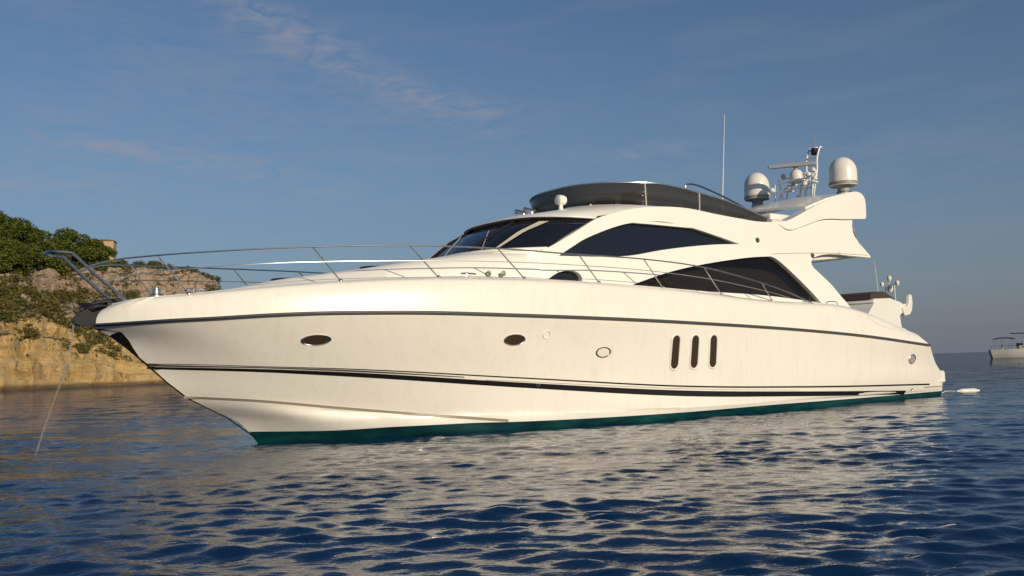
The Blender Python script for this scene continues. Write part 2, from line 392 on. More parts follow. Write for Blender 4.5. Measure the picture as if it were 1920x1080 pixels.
# ---- deckhouse and flybridge sides: one moulded panel each side with real window openings
def W(s): return np.interp(s, [3.5, 4.3, 5, 6, 8, 12, 16, 18], [1.3, 1.75, 2.0, 2.18, 2.28, 2.28, 2.2, 2.1])
def TW(s, z): return float(W(s) - .16 * (z - 2.6))
def smooth2(pts, n=5, closed=True, sharp=()):
    P = [Vector((p[0], p[1])) for p in pts]; L = len(P); out = []
    for i in range(L):
        p1, p2 = P[i], P[(i + 1) % L]
        p0 = P[i - 1] if i not in sharp else p1; p3 = P[(i + 2) % L] if (i + 1) % L not in sharp else p2
        for k in range(n):
            t = k / n; q = .5 * ((2 * p1) + (p2 - p0) * t + (2 * p0 - 5 * p1 + 4 * p2 - p3) * t * t + (3 * p1 - p0 - 3 * p2 + p3) * t**3)
            out.append((q.x, q.y))
    return out
def inside(pt, poly):
    x, y = pt; c = False; j = len(poly) - 1
    for i in range(len(poly)):
        if (poly[i][1] > y) != (poly[j][1] > y) and x < (poly[j][0] - poly[i][0]) * (y - poly[i][1]) / (poly[j][1] - poly[i][1]) + poly[i][0]: c = not c
        j = i
    return c
def panel(outer, holes, T, thick, off=0.0, grid=.22, sides=(1, -1)):
    """plate following the surface t = T(s,z); returns MB with port and starboard copies"""
    vs = []; es = []; 
    for loop in [outer] + holes:
        k = len(vs); vs += [Vector(p) for p in loop]; es += [(k + i, k + (i + 1) % len(loop)) for i in range(len(loop))]
    x0, x1 = min(p[0] for p in outer), max(p[0] for p in outer); y0, y1 = min(p[1] for p in outer), max(p[1] for p in outer)
    x = x0 + grid / 2
    while x < x1:
        y = y0 + grid / 2
        while y < y1:
            if inside((x, y), outer) and not any(inside((x, y), h) for h in holes):
                if min((Vector((x, y)) - v).length for v in vs[:len(vs)]) > grid * .35: vs.append(Vector((x, y)))
            y += grid
        x += grid
    V, E_, F_, _, _, _ = delaunay_2d_cdt(vs, es, [], 0, 1e-5)
    F2 = []
    for f in F_:
        c = sum((V[i] for i in f), Vector((0, 0))) / len(f)
        if inside(c, outer) and not any(inside(c, h) for h in holes): F2.append(f)
    cnt = {}
    for f in F2:
        for i in range(len(f)):
            a, b_ = f[i], f[(i + 1) % len(f)]; cnt[(min(a, b_), max(a, b_))] = cnt.get((min(a, b_), max(a, b_)), 0) + 1
    n = len(V); b = B()
    for sg in sides:
        v = [(p.x, sg * (T(p.x, p.y) + off), p.y) for p in V] + [(p.x, sg * (T(p.x, p.y) + off - thick), p.y) for p in V]
        f = [tuple(q) for q in F2] + [tuple(i + n for i in q[::-1]) for q in F2]
        f += [(a, b_, b_ + n, a + n) for (a, b_), c in cnt.items() if c == 1]
        b.add(v, f)
    return b
upw = smooth2([(5.42, 3.295), (5.78, 3.50), (6.13, 3.68), (6.88, 3.945), (7.5, 4.09), (8.28, 4.16), (9.11, 4.10), (9.95, 3.96), (10.78, 3.80), (9.9, 3.74), (8.99, 3.64), (8.13, 3.52), (7.2, 3.36), (6.3, 3.30)], 4, sharp=(0, 8))
loww = smooth2([(7.15, 2.745), (8.18, 3.03), (9.42, 3.27), (10.94, 3.485), (11.84, 3.56), (12.05, 3.50), (12.48, 3.25), (13.18, 2.76), (13.53, 2.47), (12.4, 2.55), (11.07, 2.62), (9.26, 2.66)], 4, sharp=(0, 4, 8))
hat = smooth2([(5.08, 2.80), (5.33, 2.945), (5.6, 3.0), (5.8, 2.96), (5.87, 2.86), (5.86, 2.785)], 4, sharp=(0, 5))
ho = smooth2([(4.75, 3.28), (5.23, 3.46), (5.82, 3.77), (6.45, 4.1), (6.94, 4.25), (7.55, 4.40), (8.36, 4.50), (9.21, 4.53), (10.08, 4.47), (11.0, 4.42), (11.8, 4.40), (12.9, 4.52), (14.0, 4.74), (15.2, 4.86), (15.78, 4.84),
              (15.63, 4.48), (15.75, 4.19), (16.25, 3.79), (16.23, 3.74), (15.2, 3.745), (14.3, 3.74), (13.62, 3.62), (13.45, 3.42), (13.75, 3.20), (14.15, 2.93), (14.45, 2.66), (14.75, 2.40), (14.9, 2.1), (12, 2.1), (8, 2.4), (4.75, 2.6)], 3,
             sharp=(0, 14, 17, 18, 27, 28, 30))
house = panel(ho, [upw, loww, hat], TW, .16).make('deckhouse', M['gel'], yacht, angle=50)
bevel(house, .018, 2, 60)
def pane(name, loop, T, off, m_, parent):
    for sg in (1, -1): panel(loop, [], T, .012, off, grid=.5, sides=(sg,)).make(name, m_, parent, angle=60)
def grow(loop, k):
    cx = sum(p[0] for p in loop) / len(loop); cy = sum(p[1] for p in loop) / len(loop)
    return [(cx + (x - cx) * (1 + k), cy + (y - cy) * (1 + k * 2)) for x, y in loop]
pane('side_window', grow(upw, .01), TW, -.11, M['glass'], house); pane('side_window', grow(loww, .01), TW, -.11, M['sideglass'], house); pane('hatch_window', grow(hat, .03), TW, -.11, M['glass'], house)

# windscreen, brow and flybridge front, lofted between plan curves (centre -> port side), mirrored
def loft_cols(cols, n=18):
    """cols: list of curves, each a list of (s,t,z) from centreline to side; resample + mirror"""
    out = []
    for c in cols:
        p = path(c, 6); L = [0]
        for a, b_ in zip(p, p[1:]): L.append(L[-1] + (b_ - a).length)
        u = np.linspace(0, L[-1], n); q = [tuple(np.interp(u[i], L, [v[k] for v in p]) for k in range(3)) for i in range(n)]
        out.append([(a[0], -a[1], a[2]) for a in q[::-1][:-1]] + q)
    return out
WB = [(4.05, 0, 3.42), (4.10, .6, 3.42), (4.30, 1.2, 3.42), (4.72, 1.66, 3.42), (5.23, 1.86, 3.44)]
WT = [(5.25, 0, 4.16), (5.30, .6, 4.16), (5.48, 1.15, 4.15), (5.90, 1.62, 4.12), (6.50, 1.90, 4.10)]
b = B(); cc = loft_cols([WB, [tuple((np.array(a) * .5 + np.array(c) * .5 + np.array((-.05, 0, .035)))) for a, c in zip(WB, WT)], WT]); b.grid(cc)
ws = b.make('windscreen', M['glass'], yacht)
def lerp_pt(c, u):   # point on loft surface of windscreen: c = column position 0..1 (starboard..port), u = 0 base..1 top
    n = len(cc[0]); i = c * (n - 1); i0 = min(int(i), n - 2); f = i - i0
    P = [Vector(r[i0]).lerp(Vector(r[i0 + 1]), f) for r in cc]
    return P[0].lerp(P[1], u * 2) if u < .5 else P[1].lerp(P[2], u * 2 - 1)
for c in (.34, .66): b = B(); b.tube([lerp_pt(c, u) + Vector((-.01, 0, .012)) for u in (0, .25, .5, .75, 1)], .03, 6); b.make('screen_mullion', M['black'], ws)
b = B(); b.tube([lerp_pt(c, .0) + Vector((-.01, 0, .0)) for c in np.linspace(0, 1, 40)], .035, 6); b.grid([[lerp_pt(c, 0) for c in np.linspace(0, 1, 40)], [lerp_pt(c, 0) + Vector((-.03, (c - .5) * .06, -.3)) for c in np.linspace(0, 1, 40)]]); b.make('screen_surround', M['gel'], ws)
# brow above the windscreen and flybridge front coaming
BR = [(5.08, 0, 4.18), (5.13, .62, 4.18), (5.34, 1.22, 4.17), (5.80, 1.72, 4.13), (6.42, 1.97, 4.10)]
BR2 = [(5.20, 0, 4.25), (5.25, .62, 4.25), (5.46, 1.20, 4.24), (5.90, 1.70, 4.20), (6.50, 1.955, 4.16)]
C1 = [(6.83, 0, 4.56), (6.90, .62, 4.56), (7.18, 1.20, 4.55), (7.65, 1.68, 4.52), (8.3, 1.93, 4.49)]
C2 = [(6.93, 0, 4.60), (7.0, .60, 4.60), (7.28, 1.14, 4.59), (7.76, 1.60, 4.56), (8.35, 1.86, 4.52)]
C3 = [(7.05, 0, 4.12), (7.1, .58, 4.12), (7.4, 1.1, 4.12), (7.9, 1.52, 4.12), (8.5, 1.78, 4.12)]
b = B(); b.grid(loft_cols([WT, BR, BR2, C1, C2, C3])); brow = b.make('flybridge_coaming', M['gel'], yacht)
bevel(brow, .02, 2, 30)
# flybridge sole / saloon roof and aft overhang
b = B(); S_ = np.linspace(5.6, 16.15, 40)
def rw(s, z): return min(TW(s, z) - .03, float(np.interp(s, [5.6, 6.2, 7, 8], [1.2, 1.7, 1.9, 2.2])))
b.grid([[(s, -rw(s, 3.95), 3.78 if s > 12 else 4.08) for s in S_], [(s, rw(s, 3.95), 3.78 if s > 12 else 4.08) for s in S_], [(s, rw(s, 3.95), 3.92 if s > 12 else 4.14) for s in S_], [(s, -rw(s, 3.95), 3.92 if s > 12 else 4.14) for s in S_]], True)
b.make('flybridge_floor', M['deck'], yacht)
b = B(); b.grid([[(13.3, t, 3.775), (15.6, t, 3.775), (15.3, t, 3.71), (13.9, t, 3.58), (13.3, t, 3.56)] for t in (-1.86, 1.86)], True, True); bevel(b.make('overhang_beam', M['gel'], yacht), .02, 2)
b = B().box((13.3, -2.0, 1.3), (13.36, 2.0, 3.76)); b.make('aft_bulkhead', M['gel'], yacht, smooth=False)
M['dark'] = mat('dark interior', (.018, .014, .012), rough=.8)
b = B().box((6.0, -.05, 2.0), (13.25, .05, 3.7)).box((6.0, -1.95, 2.0), (13.25, 1.95, 2.1)); b.make('saloon_sky_blocker', M['dark'], yacht, smooth=False)  # floor, plus a dark centre wall added to block sky through the far windows
for t in (-1.55, 1.55):
    for s0, s1, zt, mm in ((7.5, 9.3, 2.86, 'brown'), (9.7, 10.4, 2.75, 'cream'), (11.3, 12.6, 3.3, 'brown')):
        b = B().box((s0, t - .3, 2.1), (s1, t + .22, zt - .2)).box((s0, t - .3, 2.1), (s1, t - .12, zt)); bevel(b.make('saloon_sofa', M[mm], yacht), .06, 2)
bevel(B().box((13.37, -1.5, 1.35), (13.39, 1.5, 3.4)).make('saloon_door', M['glass'], yacht), .005)
# fly aft wall between sides
b = B(); b.grid([[(15.9, -2.0, 3.85), (15.9, 2.0, 3.85)], [(15.62, -1.95, 4.5), (15.62, 1.95, 4.5)]]); b.make('flybridge_rear_panel', M['gel'], yacht)

# smoked flybridge screen
sp = [(6.98, 0, 4.61), (7.05, .60, 4.61), (7.33, 1.15, 4.60), (7.8, 1.60, 4.57), (8.3, 1.86, 4.53), (9.21, 1.90, 4.53), (10.2, 1.90, 4.46), (11.2, 1.90, 4.41), (12.05, 1.90, 4.42)]
tp = [(6.90, 0, 5.06), (6.97, .62, 5.06), (7.26, 1.19, 5.05), (7.74, 1.65, 5.03), (8.25, 1.89, 5.02), (8.9, 1.93, 4.99), (9.7, 1.93, 4.92), (10.8, 1.93, 4.78), (12.07, 1.92, 4.52)]
lc = loft_cols([sp, tp], 40)
b = B(); b.grid(lc); scr = b.make('flybridge_screen', M['screen'], yacht)
sc_ = scr.modifiers.new('solid', 'SOLIDIFY'); sc_.thickness = .012
b = B(); b.tube(lc[1], .016, 6); b.make('screen_trim', M['steel'], scr)
n_ = len(lc[0])
for i in (n_ // 2 + 14, n_ // 2 - 14, n_ // 2 + 24, n_ // 2 - 24): b = B(); b.tube([lc[0][i], lc[1][i]], .014, 6); b.make('screen_bar', M['cream'], scr)
# dark lower lip of the screen aft part (solid trim)
# stainless hoop by the flybridge steps
b = B(); b.tube(path([(9.55, 1.80, 4.88), (9.35, 1.80, 5.02), (9.42, 1.80, 5.12), (9.8, 1.80, 5.12), (10.6, 1.80, 4.95), (11.3, 1.80, 4.76), (11.7, 1.80, 4.60)], 5), .022, 8); b.make('grab_rail', M['steel'], yacht)
# flybridge seats and helm
for (s0, s1, t0, t1, zt) in ((7.9, 8.3, .75, 1.35, 5.0), (7.9, 8.3, -.1, .5, 5.0), (9.3, 9.7, .2, 1.3, 4.80), (10.2, 12.6, -1.6, -.9, 4.62)):
    sf = B().box((s0 - .3, t0, 4.14), (s1, t1, 4.5)).box((s1, t0, 4.3), (s1 + .14, t1, zt)).make('flybridge_seat', M['brown' if s0 < 8.5 else 'cream'], yacht); bevel(sf, .06, 3)
bevel(B().box((7.2, -.9, 4.14), (7.5, 1.0, 4.66)).make('helm_console', M['gel'], yacht), .05)
bevel(B().box((12.9, -.3, 4.0), (13.9, 1.4, 4.80)).make('wet_bar', M['gel'], yacht), .06, 3)
bevel(B().box((12.75, .6, 3.9), (13.1, 1.55, 4.62)).make('flybridge_locker', M['cream'], yacht), .05, 3)

# radar arch: swept wings, cross beam
wing = smooth2([(12.35, 4.40), (12.9, 4.55), (14.16, 5.02), (15.52, 5.43), (16.15, 5.57), (16.48, 5.56), (16.60, 5.42), (16.54, 5.2), (16.36, 4.86), (16.24, 4.80), (15.3, 4.72), (14.6, 4.68), (14.05, 4.60), (13.4, 4.42), (12.75, 4.26)], 4, sharp=(0, 9))
arch = panel(wing, [], lambda s, z: TW(s, z) + .10 * min(1, max(0, (s - 12.2) / 1.5)) + .005 - .10 * (z - 4.4), .34, 0, grid=.3).make('radar_arch', M['gel'], yacht, angle=50); bevel(arch, .035, 3, 50)
b = B(); rows = []
for t in np.linspace(-1.75, 1.75, 17):
    k = 1 - (t / 1.75)**2; z0 = 5.32 + .14 * k
    rows.append([(13.85 - .1 * k, t, z0 - .42), (14.6, t, z0 - .22), (15.6, t, z0 - .09), (16.35, t, z0 + .02), (16.42, t, z0 + .10), (16.3, t, z0 + .16), (15.5, t, z0 + .12), (14.75, t, z0 - .06), (13.85 - .1 * k, t, z0 - .36)])
b.grid(rows, True, True); b.make('arch_beam', M['gel'], arch, angle=60)
# satellite domes
def dome(s, t, z, r, h):
    b = B(); b.lathe((s, t, z), [(r * .45, -.22), (r * .42, -.1), (r * .55, -.03), (r * .97, -.02)], 20); bs = b.make('dome_base', M['grey'], None)
    b = B(); pr = [(r * .97, -.02), (r * 1.02, .02), (r * 1.02, .08), (r, .10), (r, h * .45)]
    for k in range(1, 10): a = math.pi / 2 * k / 9; pr.append((max(.002, r * math.cos(a)), h * .45 + (h * .55) * math.sin(a)))
    b.lathe((s, t, z), pr, 28); d = b.make('satellite_dome', M['dome'], yacht, angle=50); bs.parent = d
    b = B(); b.lathe((s, t, z), [(r * 1.025, .005), (r * 1.035, .01), (r * 1.035, .075), (r * 1.025, .08)], 28); b.make('dome_band', M['greyline'], d)
dome(15.90, 1.55, 5.74, .37, .77); dome(16.22, -1.55, 5.90, .37, .80)
b = B(); b.lathe((15.9, 1.55, 5.36), [(.17, 0), (.15, .2), (.2, .2)], 16); b.make('dome_pedestal', M['gel'], arch)
b = B(); b.lathe((16.22, -1.55, 5.3), [(.17, 0), (.15, .35), (.2, .4)], 16); b.make('dome_pedestal', M['gel'], arch)
# radar mast
mast = B()
for t in (-.22, .22):
    mast.tube(path([(15.75, t, 5.45), (15.9, t, 5.9), (16.2, t, 6.15)], 4), .028)
    mast.tube(path([(16.5, t * .8, 6.1), (16.75, t * .8, 6.45), (16.80, t * .8, 6.85), (16.95, t * .8, 7.18), (17.05, t * .8, 7.22)], 5), .026)
for a, c in (((15.6, -.55, 5.85), (15.6, .55, 5.85)), ((15.75, -.6, 6.12), (15.75, .6, 6.12)), ((16.2, -.3, 6.15), (16.6, -.3, 6.12)), ((16.2, .3, 6.15), (16.6, .3, 6.12)), ((15.7, -.5, 5.5), (15.6, -.5, 6.0)), ((15.7, .5, 5.5), (15.6, .5, 6.0)), ((16.8, -.18, 6.9), (16.8, .18, 6.9)), ((15.6, .3, 5.85), (16.4, .3, 5.95)), ((15.6, -.3, 5.85), (16.4, -.3, 5.95)), ((16.3, .25, 5.5), (16.5, .2, 6.12)), ((16.3, -.25, 5.5), (16.5, -.2, 6.12))): mast.tube([a, c], .022, 6)
for t in (-.45, .45):
    mast.tube(path([(15.7, t, 5.5), (15.95, t * .9, 5.95), (16.35, t * .6, 6.12)], 4), .02, 6); mast.tube([(15.6, t, 5.85), (15.75, t * 1.2, 6.12)], .018, 6)
    mast.tube([(16.0, t, 5.5), (15.95, t * 1.25, 6.3)], .014, 6); mast.tube([(16.3, t * .7, 5.6), (16.75, t * .4, 6.4)], .018, 6)
mast.tube([(16.1, -.55, 6.3), (16.1, .55, 6.3)], .016, 6); mast.tube([(16.75, -.18, 6.5), (16.3, -.18, 6.15)], .018, 6); mast.tube([(16.75, .18, 6.5), (16.3, .18, 6.15)], .018, 6)
mast.box((15.8, -.25, 6.13), (16.3, .25, 6.17)); mast.lathe((17.0, 0, 7.2), [(.12, 0), (.12, .02)], 12)
mast = mast.make('radar_mast', M['gel'], yacht)
b = B(); b.lathe((16.02, 0, 6.17), [(.17, 0), (.19, .05), (.19, .18), (.12, .28), (.06, .30)], 18); b.make('radar_pedestal', M['dome'], mast)
b = B(); b.tube([(16.02, 0, 6.45), (16.0, 0, 6.56)], .06); d = Vector((.57, .82, 0)); p = Vector((15.9, -.05, 6.60)); e = Vector((.82, -.57, 0)) * .07; rows = []
for k, rr in ((-1, .3), (-.95, 1), (.95, 1), (1, .3)):
    q = p + d * .66 * k; rows.append([q + e * rr + Vector((0, 0, .045 * rr)), q - e * rr + Vector((0, 0, .045 * rr)), q - e * rr - Vector((0, 0, .045 * rr)), q + e * rr - Vector((0, 0, .045 * rr))])
b.grid(rows, True, True); b.make('radar_scanner', M['grey'], mast)
b = B(); b.lathe((16.95, 0, 7.0), [(.04, 0), (.10, .03), (.11, .16), (.06, .22), (.01, .24)], 16); b.make('masthead_light', M['black'], mast)
b = B(); b.tube([(17.0, 0, 7.2), (16.98, 0, 7.62)], .008, 5); b.tube([(17.0, .1, 7.2), (16.9, .1, 7.4)], .008, 5); b.make('mast_antenna', M['grey'], mast)
for (s, t, z) in ((15.6, .55, 5.87), (15.6, -.55, 5.87), (16.45, .3, 6.15), (15.75, .58, 6.14), (16.1, -.5, 6.32), (16.1, .5, 6.32), (15.8, -.1, 5.9)):
    b = B(); b.lathe((s, t, z), [(.03, 0), (.075, .03), (.08, .08), (.04, .13), (.005, .14)], 14); b.make('gps_antenna', M['dome'], mast)
b = B(); b.tube([(14.50, -1.5, 5.1), (14.86, -1.5, 8.27)], [.020, .007], 6); b.make('whip_antenna', M['dome'], yacht)
# searchlight on the flybridge front
b = B(); b.lathe((6.55, .75, 4.47), [(.07, 0), (.05, .02), (.045, .12), (.06, .13)], 14); b.lathe((6.45, .75, 4.69), [(.06, .0), (.105, .02), (.115, .12), (.10, .2), (.05, .22)], 16, 'x'); b.make('searchlight', M['gel'], yacht)
b = B()
for t in (-.35, -.05): b.lathe((6.3, t, 4.58), [(.03, .2), (.04, 0), (.06, -.12), (.02, -.13)], 12, 'x'); b.tube([(6.4, t, 4.58), (6.4, t, 4.42)], .02)
b.make('horn', M['steel'], yacht)
# wipers
for c0, c1 in ((.72, .62), (.50, .42), (.30, .25)):
    b = B(); b.tube([lerp_pt(c0, .02) + Vector((-.03, .0, .03)), lerp_pt(c1, .60) + Vector((-.04, 0, .04))], .010, 6); wp = b.make('wiper', M['grey'], ws)
# broad pale diagonal bar on the port pane
b = B(); b.grid([[lerp_pt(c0 + (c1 - c0) * u, .06 + u * .8) + Vector((-.022, 0, .018)) for u in np.linspace(0, 1, 9)] for c0, c1 in ((.775, .795), (.79, .835))]); bl = b.make('screen_bar', M['cream'], ws)
# navigation lights
for (s, z) in ((11.45, 3.93), (13.55, 3.66)):
    b = B(); b.lathe((s, TW(s, z) - .01, z), [(.065, 0), (.065, .02), (.04, .045)], 14, 'y'); b.make('side_light', M['rub'], house)
# hairline mould joint along the flybridge side
b = B(); b.tube([(s, TW(s, z) + .001, z) for s, z in [(11.9, 3.62), (13.0, 3.70), (14.5, 3.775), (16.1, 3.80)]], .008, 6); b.make('mould_joint', M['greyline'], house)

# ---- guard rails
def deck_z(s): return float(crv(GS, GZ, s))
def edge_t(s): return float(crv(LV[-1][0], LV[-1][1], s))
TOPR = [(-2.84, .33, 2.92), (-2.66, .36, 2.98), (-2.3, .50, 3.06), (-1.36, 1.08, 3.13), (.08, 1.70, 3.21), (1.85, 2.24, 3.27), (3.51, 2.53, 3.27), (5.27, 2.72, 3.22), (6.91, 2.80, 3.20), (8.67, 2.82, 3.10), (10.56, 2.82, 2.83), (11.8, 2.79, 2.58), (12.6, 2.74, 2.38)]
MIDR = [(-2.62, .33, 2.70), (-2.3, .52, 2.78), (-1.63, .92, 2.86), (-.6, 1.50, 2.93), (.5, 1.84, 2.98), (2.1, 2.24, 3.02), (3.9, 2.53, 3.04), (5.6, 2.69, 3.02), (7.2, 2.78, 2.97), (8.9, 2.80, 2.86), (10.5, 2.80, 2.68), (11.6, 2.78, 2.52)]
FEET = [-1.45, .77, 2.44, 4.13, 5.85, 7.55, 9.33, 11.06]
TOPS = [-1.95, .22, 1.86, 3.52, 5.28, 6.95, 8.72, 10.62]
for sg, nm in ((1, 'p'), (-1, 's')):
    mir = lambda L: [(a, sg * b_, c) for a, b_, c in L]
    b = B(); b.tube(path(mir(TOPR), 6), .0135, 8); b.make('guard_rail', M['steel'], yacht)
    b = B(); b.tube(path(mir(MIDR), 6), .007, 6); b.make('mid_rail', M['steel'], yacht)
    ts = [p for p in path(TOPR, 8)]
    for f, tpp in zip(FEET, TOPS):
        q = min(ts, key=lambda p: abs(p.x - tpp) + (9 if p.x < -2.9 else 0))
        ft = (f, sg * (edge_t(f) - .02), deck_z(f))
        b = B(); b.tube([ft, (q.x, sg * q.y, q.z)], .012, 8); b.lathe((ft[0], ft[1], ft[2] - .01), [(.04, 0), (.04, .02), (.02, .05)], 10); b.make('stanchion', M['steel'], yacht)
b = B()
for sg in (1, -1): b.tube(path([(-2.24, sg * .34, 2.38), (-2.68, sg * .33, 2.76), (-3.06, sg * .30, 3.13)], 4), .026, 8)
b.tube(path([(-3.06, .30, 3.13), (-3.32, .22, 3.145), (-3.38, 0, 3.15), (-3.32, -.22, 3.145), (-3.06, -.30, 3.13)], 5), .024, 8)
b.make('pulpit', M['steel'], yacht)
# bow roller, anchor, black stem plate
b = B(); ck = [(-2.42, 2.345), (-2.66, 2.345), (-2.86, 2.25), (-2.99, 2.12), (-2.97, 2.05), (-2.88, 2.01), (-2.6, 2.04)]
for sg in (1, -1): b.grid([[(x, sg * .075, z) for x, z in ck], [(x, sg * .10, z) for x, z in ck]], True, True)
b.grid([[(x, -.075, z) for x, z in ck[-3:]], [(x, .075, z) for x, z in ck[-3:]]])
b.make('bow_roller', M['gunmetal'], yacht)
b = B(); b.lathe((-2.90, -.07, 2.12), [(.06, 0), (.035, .07), (.06, .14)], 12, 'y'); b.make('roller_wheel', M['black'], yacht)
b = B(); b.tube([(-2.15, 0, 2.44), (-2.6, 0, 2.40), (-2.88, 0, 2.27)], .035, 6)
b.add([(-2.92, 0, 2.36), (-2.72, .16, 2.24), (-2.50, .13, 2.30), (-2.46, 0, 2.42), (-2.50, -.13, 2.30), (-2.72, -.16, 2.24)], [(0, 1, 3), (1, 2, 3), (3, 4, 5), (3, 5, 0), (0, 5, 4, 3, 2, 1)])
b.make('anchor', M['black'], yacht)
b = B(); rows = []
for s, z, h in ((-2.66, 1.965, .05), (-2.48, 1.90, .17), (-2.32, 1.77, .15), (-2.18, 1.66, .09), (-2.0, 1.50, .025), (-1.55, 1.09, .015), (-1.2, .80, .012), (-.5, .42, .01), (-.02, .06, .01)):
    rows.append([(s + h * 1.0, HT(s + h, z) + .012, z), (s - .012, 0, z), (s + h * 1.0, -HT(s + h, z) - .012, z)])
b.grid(rows); b.make('stem_plate', M['black'], yacht)
# anchor chain down to the water
b = B(); ch = path([(-2.96, .0, 2.12), (-3.0, -.08, 1.65), (-3.08, -.3, 1.15), (-3.20, -.7, .55), (-3.32, -1.2, -.2)], 12)
for i in range(len(ch) - 1):
    a, c = ch[i], ch[i + 1]; n2 = max(1, int((c - a).length / .042))
    for k in range(n2):
        p = a.lerp(c, (k + .5) / n2); d = (c - a).normalized(); s_ = d.orthogonal().normalized(); s_ = s_ if (k + i) % 2 else d.cross(s_)
        b.tube([p + d * .027 * math.cos(q) + s_ * .014 * math.sin(q) for q in [math.pi / 3 * j for j in range(6)]], .0042, 4, closed=True)
b.make('anchor_chain', M['grey'], yacht)
# cleats, fairleads, deck hatches, windlass
for s, t in ((-1.35, .95), (3.0, 2.33), (12.35, 2.70), (-1.35, -.95), (3.0, -2.33), (12.35, -2.70)):
    z = deck_z(s) + .01; b = B(); b.tube(path([(s - .16, t, z + .055), (s - .07, t, z + .065), (s + .07, t, z + .065), (s + .16, t, z + .055)], 3), .014); b.tube([(s - .05, t, z), (s - .04, t, z + .06)], .014); b.tube([(s + .05, t, z), (s + .04, t, z + .06)], .014); b.make('cleat', M['steel'], yacht)
b = B(); b.lathe((-1.7, 0, 2.47), [(.12, 0), (.12, .05), (.07, .08), (.07, .14), (.10, .17), (.02, .19)], 16); b.make('windlass', M['steel'], yacht)
for s in (.6, 2.4):
    zc = float(crv([-.74, .22, .84, 1.7, 2.86, 4.0], [2.60, 2.80, 2.90, 3.03, 3.23, 3.40], s)); b = B(); b.lathe((s, 0, zc - .03), [(.28, 0), (.28, .03), (.24, .038)], 20); b.make('deck_hatch', M['glass'], yacht)
# small vents low on the trunk side forward of the hatch window
for s in (3.78, 4.05):
    b = B(); b.lathe((s, 1.86 + (s - 3.78) * .35, 2.90), [(.05, 0), (.055, .015), (.03, .03)], 14, 'y'); b.make('trunk_vent', M['greyline'], yacht)
# recessed moulding lines on the aft quarter, fuel filler
b = B()
ql = path([(14.6, 0, 2.10), (15.3, 0, 2.08), (16.0, 0, 1.94), (16.6, 0, 1.78), (15.8, 0, 1.80), (15.2, 0, 1.88), (14.8, 0, 2.0), (14.6, 0, 2.10)], 5)
b.tube([(p.x, HT(p.x, p.z) + .001, p.z) for p in ql], .010, 6, closed=False); b.make('quarter_moulding', M['hull'], hull)
# gate handrail aft
b = B(); b.tube(path([(13.1, 2.72, 2.36), (13.15, 2.70, 2.46), (13.5, 2.70, 2.46), (13.55, 2.72, 2.35)], 4), .012); b.make('gate_rail', M['steel'], yacht)
# passerelle tip / boarding step low behind the platform
strip('stern_fender_strip', [(17.6, .245, .27), (18.7, .235, .26)], M['greyline'], off=.02)
exec_rest = True

# ================================================================== FLOAT BY THE STERN
fl = tag(empty('fender', (12.95, 26.9, .05), R(8)), 'white cylindrical fender floating on the water just behind the swim platform', 'fender')
b = MB(); b.lathe((0, 0, 0), [(.01, -.36), (.03, -.35), (.03, -.30), (.055, -.25), (.07, -.18), (.07, .18), (.055, .25), (.035, .30), (.03, .35), (.01, .36)], 18, 'x'); b.make('float_body', M['dome'], fl)
b = MB(); b.tube(path([(-.35, 0, .0), (-.6, .1, .01), (-.8, .05, -.03), (-1.1, .2, -.05)], 5), .012, 6); b.make('rope', M['cream'], fl)

# ================================================================== SECOND YACHT behind the stern
def hull_simple(b, L, Bm, fb, n=26, draft=.4):
    rows = []
    for z, kb, ks in ((-draft, .55, .12), (0, .80, .06), (fb * .5, .95, .02), (fb, 1.0, 0)):
        r = []
        for i in range(n):
            u = i / (n - 1); s = L * ks + (L - L * ks) * u; w_ = Bm / 2 * kb * min(1, (1 - (1 - min(u / .55, 1))**2.2)) * (1 - .12 * max(0, u - .6) / .4)
            r.append((s, w_, z + (fb * .30 * (1 - u)**1.5 if z > 0 else 0)))
        rows.append(r)
    port = rows; b.grid(port); b.grid([[(p[0], -p[1], p[2]) for p in r] for r in rows])
    b.grid([rows[-1], [(p[0], -p[1], p[2]) for p in rows[-1]]]); b.grid([[r[-1] for r in rows], [(r[-1][0], -r[-1][1], r[-1][2]) for r in rows]])
def unpx(px, py, D):
    d = fw * F_PX + rt * (px - 960) + up * (540 - py); return Vector((0, 0, CAM_H)) + d * (D / d.y)
p2 = unpx(1630, 664, 60)
Y2 = tag(empty('motor_yacht', (p2.x, p2.y, 0), R(90 - 43)), 'second white motor yacht mostly hidden behind the stern, its dark flybridge cover and arch showing', 'yacht')
# local x aft, origin under the flybridge
b = MB(); hull_simple(b, 11.8, 3.6, 2.05); h2 = b.make('hull', M['hull'], Y2, angle=60); h2.location = (-8.5, 0, 0)
Z2 = 1.12
class MB2(MB):
    def __init__(s): MB.__init__(s, lambda p: (p[0], p[1], p[2] + Z2))
def slab(name, pts, t0, m_, par, lean=.12, bev=.04):
    pts = [(x, z + Z2 if z > 1.7 else z) for x, z in pts]
    """solid extruded across the beam from an (x, z) outline"""
    n = len(pts); v = [(x, -(t0 - lean * (z - 3)), z) for x, z in pts] + [(x, (t0 - lean * (z - 3)), z) for x, z in pts]
    f = [tuple(range(n)), tuple(range(2 * n - 1, n - 1, -1))] + [(i, (i + 1) % n, (i + 1) % n + n, i + n) for i in range(n)]
    o = mesh(name, v, f, m_, par, True, angle=30); bevel(o, bev, 2, 30); return o
slab('deckhouse', [(-5.6, 1.8), (-4.2, 2.3), (-2.6, 3.15), (-2.2, 3.3), (.6, 3.45), (1.6, 3.2), (2.0, 2.9), (1.9, 2.75), (1.2, 2.5), (.9, 1.6), (-5, 1.6)], 1.75, M['gel'], Y2, .15)
